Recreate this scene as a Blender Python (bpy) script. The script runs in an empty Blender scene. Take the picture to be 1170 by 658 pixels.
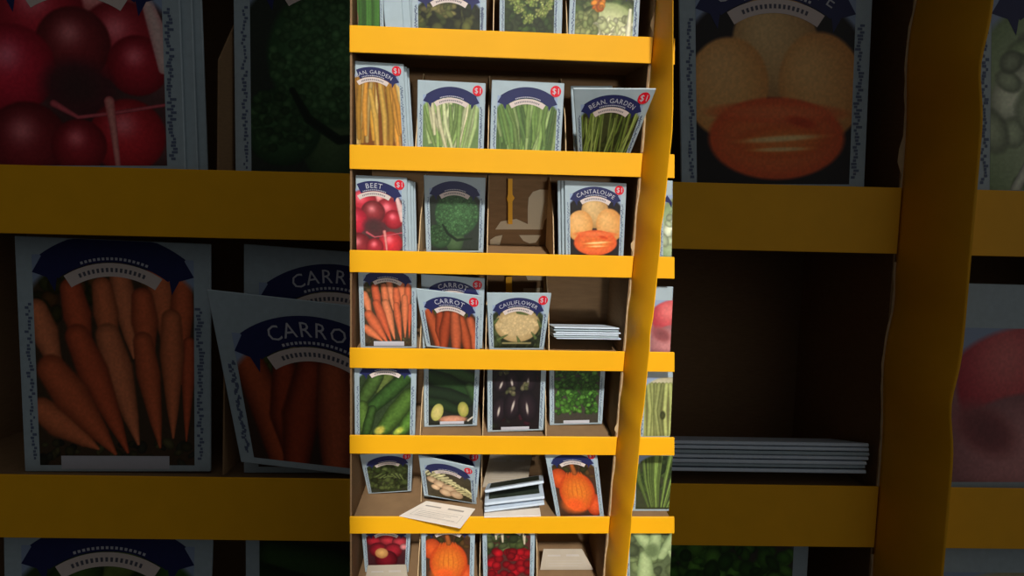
import bpy, bmesh, math, random
import numpy as np
from mathutils import Vector, Matrix

random.seed(4)
rng = np.random.RandomState(7)
SC = bpy.context.scene
COL = SC.collection
H = 1.962                                   # lens height above the floor

# ------------------------------------------------------------------ colour and materials
def lin(c):
    c = np.asarray(c, float) / 255.0
    return np.where(c <= 0.04045, c / 12.92, ((c + 0.055) / 1.055) ** 2.4)

MATS = {}
def mat(name, rgb, rough=0.55, spec=0.3, var=0.08, scale=30.0, bump=0.0, fibre=None):
    if name in MATS:
        return MATS[name]
    m = bpy.data.materials.new(name); m.use_nodes = True
    nt = m.node_tree; b = nt.nodes['Principled BSDF']
    b.inputs['Roughness'].default_value = rough
    b.inputs['Specular IOR Level'].default_value = spec
    tc = nt.nodes.new('ShaderNodeTexCoord')
    mp = nt.nodes.new('ShaderNodeMapping')
    if fibre: mp.inputs['Scale'].default_value = fibre
    nz = nt.nodes.new('ShaderNodeTexNoise'); nz.inputs['Scale'].default_value = scale
    nz.inputs['Detail'].default_value = 4
    rp = nt.nodes.new('ShaderNodeValToRGB')
    c = lin(rgb)
    lo = np.clip(c * (1 - var), 0, 1); hi = np.clip(c * (1 + var), 0, 1)
    rp.color_ramp.elements[0].position = 0.3; rp.color_ramp.elements[1].position = 0.7
    rp.color_ramp.elements[0].color = (*lo, 1); rp.color_ramp.elements[1].color = (*hi, 1)
    nt.links.new(tc.outputs['Object'], mp.inputs['Vector'])
    nt.links.new(mp.outputs['Vector'], nz.inputs['Vector'])
    nt.links.new(nz.outputs['Fac'], rp.inputs['Fac'])
    nt.links.new(rp.outputs['Color'], b.inputs['Base Color'])
    if bump:
        bp = nt.nodes.new('ShaderNodeBump'); bp.inputs['Strength'].default_value = bump
        bp.inputs['Distance'].default_value = 0.002
        nt.links.new(nz.outputs['Fac'], bp.inputs['Height'])
        nt.links.new(bp.outputs['Normal'], b.inputs['Normal'])
    MATS[name] = m
    return m

def print_mat():
    if 'printed_paper' in MATS: return MATS['printed_paper']
    m = bpy.data.materials.new('printed_paper'); m.use_nodes = True
    nt = m.node_tree; b = nt.nodes['Principled BSDF']
    b.inputs['Roughness'].default_value = 0.45
    b.inputs['Specular IOR Level'].default_value = 0.25
    at = nt.nodes.new('ShaderNodeAttribute'); at.attribute_name = 'ink'
    nt.links.new(at.outputs['Color'], b.inputs['Base Color'])
    MATS['printed_paper'] = m
    return m

YELLOW = mat('yellow_card', (247, 180, 20), 0.5, 0.25, 0.03, 14)
BROWN = mat('brown_card', (140, 112, 82), 0.8, 0.1, 0.08, 40, 0.05, (1, 1, 6))
EDGE = mat('raw_card_edge', (205, 178, 138), 0.8, 0.1, 0.08, 60)
CREAM = mat('cream_paper', (214, 202, 176), 0.7, 0.15, 0.03, 30)
PACK = mat('pale_blue_paper', (166, 184, 193), 0.45, 0.3, 0.05, 60)
PACKB = mat('paper_back', (240, 230, 218), 0.55, 0.2, 0.04, 40)
PACKG = mat('grey_paper_back', (166, 156, 140), 0.6, 0.2, 0.05, 40)
NAVY = mat('navy_ink', (37, 42, 88), 0.45, 0.25, 0.06, 60)
WHITE = mat('white_ink', (190, 192, 202), 0.5, 0.2, 0.02, 60)
RIB = mat('ribbon_ink', (216, 202, 196), 0.5, 0.2, 0.02, 60)
RED = mat('red_ink', (214, 22, 44), 0.45, 0.25, 0.04, 60)
INK = mat('grey_ink', (92, 92, 104), 0.5, 0.2, 0.05, 60)
TICK = mat('speck_ink', (96, 108, 134), 0.5, 0.2, 0.05, 60)

# ------------------------------------------------------------------ object helpers
def link(name, verts, faces, m, parent=None, smooth=False, origin=None):
    me = bpy.data.meshes.new(name)
    o3 = Vector(origin) if origin is not None else Vector((0, 0, 0))
    me.from_pydata([tuple(Vector(v) - o3) for v in verts], [], faces)
    me.update()
    if isinstance(m, (list, tuple)):
        for x in m: me.materials.append(x)
    else:
        me.materials.append(m)
    if smooth:
        me.polygons.foreach_set('use_smooth', [True] * len(me.polygons))
    o = bpy.data.objects.new(name, me); COL.objects.link(o)
    if parent is not None:
        o.parent = parent
    elif origin is not None:
        o.location = o3
    return o

def empty(name, loc, label, cat, group=None):
    o = bpy.data.objects.new(name, None); COL.objects.link(o)
    o.empty_display_size = 0.02
    o.location = loc; tag(o, label, cat, group)
    return o

def tag(o, label, cat, group=None):
    o['label'] = label; o['category'] = cat
    if group: o['group'] = group
    return o

class MB:
    def __init__(s): s.v = []; s.f = []
    def hexa(s, p):                        # 8 points: bottom quad (ccw) then top quad
        n = len(s.v); s.v += [Vector(q) for q in p]
        s.f += [[n, n+3, n+2, n+1], [n+4, n+5, n+6, n+7], [n, n+1, n+5, n+4], [n+1, n+2, n+6, n+5], [n+2, n+3, n+7, n+6], [n+3, n, n+4, n+7]]
    def prism(s, poly, off):               # polygon of points extruded by a vector
        n = len(s.v); k = len(poly); off = Vector(off)
        s.v += [Vector(q) for q in poly] + [Vector(q) + off for q in poly]
        s.f += [list(range(n, n + k)), list(range(n + 2*k - 1, n + k - 1, -1))]
        for i in range(k):
            j = (i + 1) % k
            s.f.append([n + j, n + i, n + k + i, n + k + j])

def finish(name, mb, m, parent=None, origin=None, bevel=0.0, smooth=False):
    o = link(name, mb.v, mb.f, m, parent, smooth, origin)
    bm = bmesh.new(); bm.from_mesh(o.data)
    bmesh.ops.recalc_face_normals(bm, faces=bm.faces)
    if bevel:
        bmesh.ops.bevel(bm, geom=list(bm.edges), offset=bevel, segments=1, affect='EDGES', clamp_overlap=True)
    bm.to_mesh(o.data); bm.free(); o.data.update()
    return o

# ------------------------------------------------------------------ camera and measuring
PITCH, YAW, ROLL = [math.radians(a) for a in (14.8334, 2.48925, 1.73477)]
FPX = 600.0
fw = np.array([math.sin(YAW)*math.cos(PITCH), math.cos(YAW)*math.cos(PITCH), -math.sin(PITCH)])
r0 = np.array([math.cos(YAW), -math.sin(YAW), 0.0]); u0 = np.cross(r0, fw)
cr = r0*math.cos(ROLL) + u0*math.sin(ROLL); cu = -r0*math.sin(ROLL) + u0*math.cos(ROLL)

cam = bpy.data.objects.new('camera', bpy.data.cameras.new('camera')); COL.objects.link(cam)
cam.matrix_world = Matrix(((cr[0], cu[0], -fw[0], 0), (cr[1], cu[1], -fw[1], 0), (cr[2], cu[2], -fw[2], H), (0, 0, 0, 1)))
cam.data.sensor_width = 36; cam.data.sensor_fit = 'HORIZONTAL'
cam.data.lens = 36 * FPX / 1170; cam.data.clip_start = 0.01
SC.camera = cam

class Frame:
    """A rack's own axes: x along the shelves, y into the rack, z up its face; y0 is the face of the lips."""
    def __init__(s, W, y0, k, sl, depth):
        s.W = np.array(W); s.y0 = y0; s.k = k; s.sl = sl; s.depth = depth
    def w(s, x, y, z):
        p = s.W @ np.array([x, y, z]); return Vector((p[0], p[1], p[2] + H))
    def ray(s, px, py):
        d = cr*(px-585)/FPX + cu*(329-py)/FPX + fw
        return s.W.T @ d
    def face(s, px, py, y=None):            # a measured point on the plane y
        d = s.ray(px, py); return d * ((s.y0 if y is None else y) / d[1])
    def shelf(s, px, py, z):
        d = s.ray(px, py); return d * (z / d[2])
    def plane(s, px, py, p0, n):
        d = s.ray(px, py); return d * (np.dot(p0, n) / np.dot(d, n))

CF = Frame(np.eye(3), 0.75, 1.0, 1.0, 0.125)
GW = [[0.9998, 0.0213, 0.0007], [-0.0211, 0.9828, 0.1834], [0.0032, -0.1834, 0.9830]]
q_, _ = np.linalg.qr(np.array(GW)); q_ = q_ * np.sign(np.diag(q_))
KG = 1.4 / 0.75
GF = Frame(q_, 1.4, KG, 0.822 / 0.1482, 0.42)
def G(p):                                   # the big rack repeats the small one's layout
    return (585 + 3.162*(p[0]-585), 329 + 3.162*(p[1]-329))

LIP_H = 0.032; SINK = 0.010        # tray floors lie a little below the lips' top edges
CZ = [0.2955, 0.1473, -0.0014, -0.1472, -0.2965, -0.4434, -0.5935, -0.7420]
GZ = {3: 0.185, 4: -0.637, 5: -1.459, 2: 1.007}

# ------------------------------------------------------------------ lettering
_glyph = {}
def glyph(ch):
    if ch not in _glyph:
        cu_ = bpy.data.curves.new('t', 'FONT'); cu_.body = ch; cu_.size = 1.0; cu_.resolution_u = 2
        ob = bpy.data.objects.new('t', cu_); COL.objects.link(ob)
        dg = bpy.context.evaluated_depsgraph_get(); dg.update()
        me = bpy.data.meshes.new_from_object(ob.evaluated_get(dg))
        vs = [(v.co.x, v.co.y) for v in me.vertices]; fs = [list(p.vertices) for p in me.polygons]
        bpy.data.objects.remove(ob); bpy.data.curves.remove(cu_); bpy.data.meshes.remove(me)
        wd = max([v[0] for v in vs], default=0.25) + 0.06
        _glyph[ch] = (vs, fs, wd)
    return _glyph[ch]

class Flat:
    """Printed marks in a packet's own coordinates: a across (0..1), b down from the top edge, in packet widths."""
    def __init__(s): s.v = []; s.f = []
    def poly(s, pts, d=0.0):
        n = len(s.v); s.v += [(p[0], p[1], d) for p in pts]; s.f.append(list(range(n, n+len(pts))))
    def band(s, cx, cb, r0, r1, a0, a1, n=18, d=0.0):
        for i in range(n):
            t0 = math.radians(a0 + (a1-a0)*i/n); t1 = math.radians(a0 + (a1-a0)*(i+1)/n)
            s.poly([(cx + r*math.sin(t), cb - r*math.cos(t)) for r, t in ((r0, t0), (r0, t1), (r1, t1), (r1, t0))], d)
    def disc(s, cx, cb, r, n=20, d=0.0):
        s.poly([(cx + r*math.cos(-2*math.pi*i/n), cb + r*math.sin(-2*math.pi*i/n)) for i in range(n)], d)
    def text(s, txt, cx, cb, r, size, d=0.0, stretch=1.0):   # along an arc of radius r about (cx, cb)
        ws = [glyph(c)[2] if c != ' ' else 0.3 for c in txt]
        tot = sum(ws) * size * stretch; pos = -tot/2
        for c, w in zip(txt, ws):
            if c != ' ':
                vs, fs, _ = glyph(c)
                th = (pos + w*size*stretch/2) / r
                n = len(s.v)
                for x, y in vs:
                    lx = (x - w/2)*size*stretch; ly = y*size
                    rr = r + ly
                    s.v.append((cx + rr*math.sin(th) + lx*math.cos(th), cb - rr*math.cos(th) + lx*math.sin(th), d))
                s.f += [[n + i for i in f] for f in fs]
            pos += w*size*stretch
    def line(s, txt, a, b, size, d=0.0):
        s.text(txt, a, b + 500, 500, size, d)

# ------------------------------------------------------------------ painted vegetable pictures
class Paint:
    def __init__(s, n, asp, bg):
        s.n = n; s.asp = asp; s.m = max(8, int(n*asp)); s.sy = asp/1.25
        s.X, s.Y = np.meshgrid((np.arange(n)+.5)/n, (np.arange(s.m)+.5)/n)
        s.c = np.zeros((s.m, n, 3)) + np.array(bg, float)
        s.px = 1.0/n
    def noise(s, f, seed):
        r = np.random.RandomState(seed)
        g = r.rand(int(f*s.asp)+3, int(f)+3)
        x = s.X*f; y = s.Y*f; xi = x.astype(int); yi = y.astype(int)
        fx = x-xi; fy = y-yi; fx = fx*fx*(3-2*fx); fy = fy*fy*(3-2*fy)
        return (g[yi, xi]*(1-fx)+g[yi, xi+1]*fx)*(1-fy) + (g[yi+1, xi]*(1-fx)+g[yi+1, xi+1]*fx)*fy
    def mul(s, f, amp, seed, mask=None):
        k = 1 + (s.noise(f, seed)-.5)*2*amp
        s.c *= k[..., None]
    def put(s, al, col):
        s.c = s.c*(1-al[..., None]) + col*al[..., None]
    def ell(s, cx, cy, rx, ry, rot=0, col=(200,)*3, edge=None, hl=None, hp=(-.3, -.35), hs=.25, soft=.08, keep=None):
        cy *= s.sy; a = math.radians(rot)
        dx = s.X-cx; dy = s.Y-cy
        u = (dx*math.cos(a)+dy*math.sin(a))/rx; v = (-dx*math.sin(a)+dy*math.cos(a))/(ry)
        r = np.sqrt(u*u+v*v); al = np.clip((1-r)/max(soft, 1.2*s.px/min(rx, ry)) + .5, 0, 1)
        if keep is not None: al = al*keep
        col = np.array(col, float); edge = col*.6 if edge is None else np.array(edge, float)
        k = np.clip(r, 0, 1)[..., None]**2
        c = col*(1-k)+edge*k
        if hl is not None:
            h = np.exp(-((u-hp[0])**2+(v-hp[1])**2)/(hs*hs))[..., None]
            c = c*(1-h)+np.array(hl, float)*h
        s.put(al, c)
    def strip(s, pts, ws, col, edge=None, soft=.25, tip=None):
        best = np.full(s.X.shape, 1e6); tt = np.zeros(s.X.shape); wmin = np.zeros(s.X.shape)
        n = len(pts)-1
        for i in range(n):
            x0, y0 = pts[i][0], pts[i][1]*s.sy; x1, y1 = pts[i+1][0], pts[i+1][1]*s.sy
            dx, dy = x1-x0, y1-y0; L = dx*dx+dy*dy+1e-9
            t = np.clip(((s.X-x0)*dx+(s.Y-y0)*dy)/L, 0, 1)
            w = ws[i]+(ws[i+1]-ws[i])*t
            d = np.hypot(s.X-x0-t*dx, s.Y-y0-t*dy)/np.maximum(w, 1e-4)
            k = (d < best) | (i == 0)
            best = np.where(k, d, best); tt = np.where(k, (i+t)/n, tt); wmin = np.where(k, w, wmin)
        al = np.clip((1-best)/np.maximum(soft, 1.2*s.px/np.maximum(wmin, 1e-4))+.5, 0, 1)
        col = np.array(col, float); edge = col*.6 if edge is None else np.array(edge, float)
        k = (np.clip(best, 0, 1)**2)[..., None]
        c = col*(1-k)+edge*k
        if tip is not None:
            q = np.clip(tt*1.6-.6, 0, 1)[..., None]; c = c*(1-q)+np.array(tip, float)*q
        s.put(al, c)
    def leaves(s, n, box, size, cols, seed, ar=.5):
        r = random.Random(seed)
        for i in range(n):
            c = r.choice(cols); k = r.uniform(.75, 1.15); z = r.uniform(.6, 1.3)*size
            s.ell(r.uniform(box[0], box[2]), r.uniform(box[1], box[3]), z, z*r.uniform(ar, 1), r.uniform(0, 180), [min(255, x*k) for x in c], [x*k*.62 for x in c], soft=.3)

def art_beans(p, cols, gap, seed, n=46, w=.03, fan=.25):
    r = random.Random(seed)
    for i in range(n):
        x = r.uniform(-.05, 1.05); d = (x-.5)*fan + r.uniform(-.14, .14); y0 = r.uniform(-.15, .3); y1 = r.uniform(.85, 1.4)
        c = r.choice(cols); k = r.uniform(.72, 1.1)
        b = r.uniform(-.05, .05)
        p.strip([(x, y0), (x+d*.5+b, (y0+y1)/2), (x+d, y1)], [w*.7, w, w*.6], [min(255, q*k) for q in c], [q*k*.64 for q in c])

def draw(kind, p):
    if kind == 'cantaloupe':
        p.ell(.5, .34, .27, .32, 0, (214, 172, 112), (176, 132, 78), (226, 188, 128), hs=.6)
        p.ell(.2, .62, .26, .3, 12, (236, 178, 104), (216, 148, 76), (240, 186, 116), hs=.6)
        p.ell(.8, .6, .27, .33, -10, (230, 168, 96), (208, 140, 70), (238, 184, 112), hs=.6)
        p.ell(.52, .95, .44, .25, 0, (238, 126, 62), (224, 90, 40))
        p.ell(.52, .78, .4, .06, 0, (240, 122, 66), (232, 96, 44), soft=.5)
        p.ell(.56, .97, .3, .1, -3, (240, 138, 62), (222, 92, 34), soft=.4)
        p.ell(.55, .95, .27, .022, -4, (250, 214, 150), (244, 160, 84), soft=.6)
        p.ell(.55, 1.02, .2, .016, -2, (250, 206, 140), (244, 150, 74), soft=.6)
        p.ell(.68, .84, .1, .03, 12, (206, 70, 24), (226, 84, 34), soft=.6)
    elif kind == 'beet':
        p.mul(5, .35, 3)
        for cx, cy, r_, c in ((.62, .2, .24, (206, 96, 104)), (.28, .25, .27, (206, 40, 66)), (.75, .42, .24, (196, 44, 66)), (.48, .45, .22, (150, 42, 56)),
                              (.12, .62, .26, (224, 38, 72)), (.85, .58, .18, (190, 34, 58)), (.2, 1.1, .24, (150, 36, 52)), (.78, 1.05, .22, (222, 42, 62)), (.5, 1.12, .16, (176, 36, 56))):
            c = (c[0], c[1]*.9+14, c[2]*.9+6); p.ell(cx, cy, r_, r_, 0, c, [q*.66 for q in c], [min(255, q+75) for q in c], (-.1, -.3), .32)
        p.ell(.5, .73, .2, .16, 10, (74, 48, 48), (96, 44, 50), soft=.5)
        p.strip([(.36, .84), (.5, .93), (.7, .9), (1.0, .84)], [.022, .012, .012, .01], (214, 96, 106))
        p.strip([(.68, .82), (.7, 1.0), (.72, 1.25)], [.03, .022, .016], (226, 150, 142), (180, 80, 84))
        p.strip([(.9, .1), (.97, .35), (1., .6)], [.03, .05, .03], (228, 196, 190), (210, 150, 150))
    elif kind == 'broccoli':
        p.ell(.5, .95, .2, .35, 0, (78, 104, 66), (50, 72, 46))
        p.ell(.2, .95, .24, .24, 0, (62, 98, 60), (34, 58, 36))
        p.ell(.55, .5, .44, .44, 0, (80, 122, 76), (44, 76, 46))
        r = random.Random(5)
        for i in range(420):
            a = r.uniform(0, 6.28); q = math.sqrt(r.random())*.42; x = .55+q*math.cos(a); y = .5+q*math.sin(a)
            k = r.uniform(.75, 1.12)*(1.08-.5*q)
            p.ell(x, y, .028, .026, 0, (84*k, 126*k, 78*k), (54*k, 90*k, 54*k), soft=.5)
        for i in range(90):
            x = r.uniform(.02, .36); y = r.uniform(.75, 1.1); k = r.uniform(.6, 1)
            p.ell(x, y, .03, .026, 0, (74*k, 110*k, 68*k), (46*k, 78*k, 46*k), soft=.5)
        p.strip([(.26, .72), (.36, .9), (.55, 1.03), (.85, 1.0)], [.02, .03, .03, .02], (24, 36, 24), (34, 52, 34))
    elif kind == 'carrots':
        p.leaves(60, (0, 0, 1, .35), .05, [(74, 70, 34), (58, 60, 30), (104, 72, 38)], 3)
        p.leaves(40, (0, 1.1, 1, 1.25), .035, [(84, 80, 52), (60, 60, 48)], 9)
        O = [(226, 124, 80), (218, 108, 68), (230, 134, 90), (212, 98, 62)]
        def car(x0, y0, x1, y1, w, i):
            p.strip([(x0, y0), (x0+(x1-x0)*.3, y0+(y1-y0)*.3), (x0+(x1-x0)*.75, y0+(y1-y0)*.75), (x1, y1)], [w*.8, w, w*.5, w*.1], O[i % 4], [q*.62 for q in O[i % 4]], .2)
        for i, a in enumerate(((.78, .06, .85, .6, .09), (.93, .12, .92, .75, .075), (.54, .1, .62, .6, .08), (.24, .2, .34, .7, .09), (.43, .18, .5, .7, .08), (.68, .24, .72, .7, .085),
                               (.02, .33, .16, .75, .09), (.97, .5, .95, 1.1, .045), (.86, .36, .865, 1.08, .078), (.68, .5, .78, 1.14, .078), (.46, .47, .64, 1.12, .1), (.27, .48, .57, 1.17, .1), (.03, .92, .38, 1.15, .1), (.1, .68, .49, 1.18, .12))):
            car(*a, i)
    elif kind == 'carrot_bunch':
        p.leaves(70, (.15, .05, .85, .4), .05, [(86, 92, 44), (64, 74, 36), (120, 112, 66)], 4)
        O = [(186, 86, 50), (170, 72, 42), (198, 98, 62)]
        for i, (x0, y0, xm, ym, x1, y1, w) in enumerate(((.06, .2, .16, .7, .2, 1.2, .13), (.3, .3, .26, .8, .3, 1.2, .1), (.9, .4, .97, .85, 1.0, 1.2, .12), (.72, .4, .8, .9, .84, 1.25, .12), (.46, .3, .36, .8, .3, 1.25, .12), (.6, .3, .6, .8, .58, 1.3, .13))):
            p.strip([(x0, y0), (xm, ym), (x1, y1)], [w*.75, w, w*.75], O[i % 3], [q*.5 for q in O[i % 3]], .2)
    elif kind == 'cauliflower':
        p.leaves(120, (0, .1, 1, 1.2), .1, [(60, 70, 44), (44, 52, 34), (76, 88, 52)], 6)
        p.ell(.5, .58, .46, .34, 0, (206, 182, 134), (172, 146, 100), soft=.06)
        r = random.Random(2)
        for i in range(200):
            a = r.uniform(0, 6.28); q = math.sqrt(r.random()); k = r.uniform(.93, 1.06)
            p.ell(.5+.41*q*math.cos(a), .58+.29*q*math.sin(a), .03, .028, 0, (212*k, 188*k, 140*k), (196*k, 170*k, 122*k), soft=.6)
        for x0, y0, x1, y1 in ((.1, 1.0, .3, .86), (.9, .95, .8, .78), (.98, .6, .9, .42), (.03, .5, .12, .38), (.5, .2, .7, .28), (.55, 1.05, .5, .9)):
            p.strip([(x0, y0), (x1, y1)], [.035, .01], (92, 108, 62))
        p.strip([(.2, 1.1), (.8, 1.1)], [.02, .02], (150, 142, 96))
    elif kind == 'cucumber':
        for i, (x0, y0, x1, y1, w, c) in enumerate(((.62, .05, .4, .4, .13, (96, 112, 56)), (.35, .15, .08, .55, .15, (72, 100, 46)), (.95, .12, .25, .72, .16, (58, 92, 40)), (.05, .7, .15, 1.3, .15, (92, 124, 54)), (.25, .75, .1, 1.3, .1, (60, 90, 40)),
                                                    (.98, .5, .5, 1.1, .2, (82, 116, 48)), (1.1, .8, .85, 1.15, .14, (88, 130, 52)))):
            p.strip([(x0, y0), ((x0+x1)/2, (y0+y1)/2), (x1, y1)], [w*.85, w, w*.8], c, [q*.45 for q in c], .12)
        p.ell(.4, 1.15, .12, .09, -40, (206, 190, 82), (140, 150, 62), soft=.5)
        p.ell(.78, 1.16, .13, .07, -40, (196, 204, 84), (120, 156, 60), soft=.5)
        p.mul(26, .1, 8)
    elif kind == 'zucchini':
        p.ell(.85, .02, .4, .07, 8, (190, 190, 176), soft=.3)
        for x0, y0, x1, y1, w, c in ((.1, .15, .95, .35, .16, (52, 82, 40)), (-.05, .3, .85, .62, .2, (38, 66, 32)), (.0, .6, .9, .8, .16, (30, 46, 28)), (.05, .8, .6, .95, .14, (34, 54, 30)), (.9, .5, 1.05, .75, .13, (56, 84, 44))):
            p.strip([(x0, y0), ((x0+x1)/2, (y0+y1)/2-.03), (x1, y1)], [w*.8, w, w*.8], c, [q*.5 for q in c], .15)
        p.ell(.55, 1.14, .32, .09, 0, (214, 152, 122), (160, 110, 84), soft=.3)
        p.ell(.2, 1.0, .13, .2, 18, (206, 192, 120), (168, 166, 84), soft=.1)
        p.ell(.78, .95, .12, .18, -12, (190, 176, 96), (134, 140, 62), soft=.1)
        p.strip([(.9, 1.17), (1., 1.1)], [.025, .02], (214, 206, 190))
    elif kind == 'eggplant':
        p.leaves(40, (0, 0, 1, 1.2), .06, [(40, 44, 30), (60, 24, 34), (34, 34, 30)], 8)
        for cx, cy, rx, ry, rot in ((.2, .35, .15, .24, 20), (.42, .3, .14, .22, -10), (.75, .3, .17, .28, 5), (.15, .85, .16, .3, 10), (.45, .75, .2, .36, 14), (.75, .8, .2, .36, -8)):
            p.ell(cx, cy, rx, ry, rot, (46, 34, 40), (20, 16, 20))
            p.ell(cx-.01, cy+.04, .028, ry*.42, rot, (206, 196, 184), (80, 66, 70), soft=.6)
        for cx, cy in ((.66, .4), (.38, .5), (.25, .12)):
            p.leaves(8, (cx-.08, cy-.06, cx+.08, cy+.06), .045, [(112, 106, 78), (90, 92, 60)], int(cx*100))
    elif kind == 'parsley':
        p.leaves(420, (.04, .0, .96, 1.05), .055, [(74, 128, 44), (58, 104, 34), (90, 146, 54), (44, 82, 28)], 12)
    elif kind == 'wax_bean':
        art_beans(p, [(240, 190, 88), (228, 166, 60), (246, 206, 122), (212, 148, 58)], 0, 5, 44, .055, .3)
    elif kind == 'pale_bean':
        art_beans(p, [(176, 200, 132), (204, 212, 160), (150, 182, 104), (214, 210, 168)], 0, 8, 54, .04, -.5)
    elif kind == 'snap_bean':
        art_beans(p, [(138, 170, 92), (118, 152, 76), (164, 190, 118), (100, 134, 70)], 0, 11, 54, .038, -.4)
    elif kind == 'pole_bean':
        p.leaves(50, (0, 0, 1, 1.2), .1, [(64, 74, 34), (52, 60, 28), (84, 84, 44)], 6)
        r = random.Random(3)
        for i in range(34):
            x = r.uniform(-.1, 1.1); b = r.uniform(-.25, .05); y0 = r.uniform(0, .35); k = r.uniform(.75, 1.1); c = r.choice([(124, 144, 64), (104, 126, 52), (150, 168, 88)])
            p.strip([(x, y0), (x+b*.25, y0+.45), (x+b, 1.35)], [.014, .022, .018], [q*k for q in c], [q*k*.55 for q in c])
    elif kind == 'leek':
        for i in range(26):
            x = i/25; k = .7+.5*random.random()
            p.strip([(x, -.1), (x+.02, .7), (x-.01, 1.3)], [.035, .035, .03], (66*k, 112*k, 44*k), (40*k, 76*k, 28*k))
        p.ell(.16, 1.0, .16, .4, 8, (192, 140, 126), (120, 74, 66), soft=.2)
    elif kind == 'kale':
        p.leaves(200, (0, 0, 1, 1.25), .09, [(60, 70, 32), (44, 52, 26), (88, 92, 44), (34, 38, 22)], 15)
        p.leaves(30, (.1, .2, .6, .6), .06, [(124, 118, 66), (100, 104, 54)], 16)
    elif kind == 'broccolini':
        p.leaves(160, (0, 0, 1, 1.25), .08, [(72, 96, 40), (56, 78, 36), (48, 60, 34)], 17)
        for cx, cy in ((.3, .5), (.55, .35), (.75, .6), (.45, .75), (.2, .3), (.7, .2), (.85, .4)):
            p.leaves(34, (cx-.12, cy-.1, cx+.12, cy+.1), .032, [(150, 168, 84), (128, 150, 66), (172, 180, 100)], int(cx*97+cy*31))
    elif kind == 'cabbage':
        p.leaves(120, (0, 0, 1, .8), .1, [(96, 112, 62), (128, 138, 86), (74, 92, 50)], 18)
        p.ell(.6, 1.05, .5, .5, 0, (224, 226, 176), (150, 164, 108))
        p.leaves(70, (.25, .7, 1, 1.25), .07, [(226, 228, 184), (204, 212, 156), (236, 234, 196)], 19, .3)
        p.leaves(50, (0, .6, .35, 1.25), .07, [(136, 150, 92), (168, 176, 112)], 20)
        p.leaves(16, (.32, .32, .48, .48), .06, [(232, 140, 40), (222, 112, 36)], 21)
        p.strip([(.95, .5), (.93, 1.1)], [.03, .05], (240, 240, 206))
    elif kind == 'pale_head':
        p.ell(.45, .75, .6, .62, 0, (198, 212, 176), (132, 156, 112))
        p.leaves(60, (0, .15, 1, 1.25), .11, [(196, 212, 174), (214, 224, 194), (164, 188, 140)], 22, .4)
        p.ell(.28, .66, .1, .08, 20, (120, 146, 100), (160, 184, 136), soft=.6)
        p.strip([(.15, 1.25), (.4, .7), (.6, .2)], [.03, .025, .01], (228, 234, 212))
    elif kind == 'radish':
        p.ell(.45, .42, .42, .42, 0, (206, 78, 84), (160, 44, 60), (226, 120, 118), (-.3, -.3), .5)
        p.ell(.5, 1.02, .5, .34, 0, (206, 140, 140), (150, 100, 104))
        p.ell(.2, .82, .2, .12, 30, (130, 72, 76), (160, 90, 92), soft=.6)
        p.ell(.9, .9, .25, .3, 0, (210, 90, 96), (150, 52, 64))
    elif kind == 'asparagus_bean':
        p.ell(.3, .12, .5, .14, 0, (196, 190, 160), (150, 146, 116), soft=.3)
        for i in range(16):
            x = i/15; k = .72+.4*random.random()
            p.strip([(x, .15), (x+.06*math.sin(i), .7), (x+.03, 1.3)], [.035, .04, .035], (172*k, 180*k, 112*k), (110*k, 118*k, 66*k))
        p.ell(.35, .8, .05, .08, 0, (72, 76, 44), soft=.5)
    elif kind == 'green_onion':
        p.leaves(40, (0, 0, 1, 1), .1, [(66, 84, 42), (50, 66, 34)], 30)
        for i in range(30):
            x = random.uniform(-.1, 1.1); k = .7+.5*random.random()
            p.strip([(x, -.1), ((x-.35)*.7+.35, .6), ((x-.35)*.35+.4, 1.2)], [.02, .02, .012], (118*k, 140*k, 70*k), (66*k, 86*k, 40*k))
    elif kind == 'pak_choi':
        p.leaves(40, (0, 0, 1, 1.25), .13, [(120, 138, 92), (98, 112, 78), (140, 160, 106)], 32)
        for x0, y0, x1, y1, w in ((.1, 0, .45, .5, .12), (.5, 0, .45, .6, .12), (.9, 0, .6, .6, .1), (.3, .6, .3, 1.3, .16), (.75, .5, 1.05, 1.1, .06)):
            p.strip([(x0, y0), ((x0+x1)/2, (y0+y1)/2), (x1, y1)], [w*.7, w, w*.8], (176, 196, 142), (120, 142, 96), .2)
        p.ell(.42, .48, .14, .16, 0, (104, 122, 82), (120, 140, 96), soft=.5)
        p.strip([(.85, .1), (.95, .5), (1.02, 1.1)], [.02, .03, .03], (212, 216, 188))
    elif kind == 'okra':
        p.leaves(200, (.02, .05, .98, 1.15), .08, [(70, 84, 44), (54, 68, 34), (86, 100, 54), (40, 50, 28)], 34)
        for i in range(7):
            p.strip([(.2+.1*i, .6+.07*math.sin(i)), (.35+.09*i, .5+.05*i)], [.03, .015], (104, 118, 68))
    elif kind == 'white_bean':
        for i in range(13):
            x = .1+i*.075
            p.strip([(x-.12, .34+.03*i), (x+.1, .0+.085*i)], [.032, .03], (222, 214, 164), (130, 124, 80), .2)
            p.strip([(x-.02, .5+.045*i), (x+.14, .2+.075*i)], [.03, .028], (212, 200, 148), (112, 104, 66), .2)
        for cx, cy, r_ in ((.14, .55, .12), (.3, .68, .14), (.5, .82, .16), (.2, .84, .1), (.42, 1.0, .14), (.66, 1.02, .15)):
            p.ell(cx, cy, r_, r_*.75, 20, (226, 196, 156), (170, 132, 100))
        p.mul(9, .12, 31)
    elif kind == 'pumpkin':
        p.leaves(30, (0, 0, 1, .4), .08, [(62, 50, 28), (90, 64, 34)], 35)
        p.ell(.14, .42, .22, .26, 0, (222, 92, 40), (160, 56, 26))
        p.ell(.9, 1.0, .2, .3, 0, (226, 92, 44), (150, 52, 26))
        p.ell(.52, .72, .43, .52, 0, (232, 132, 44), (196, 66, 28))
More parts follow.
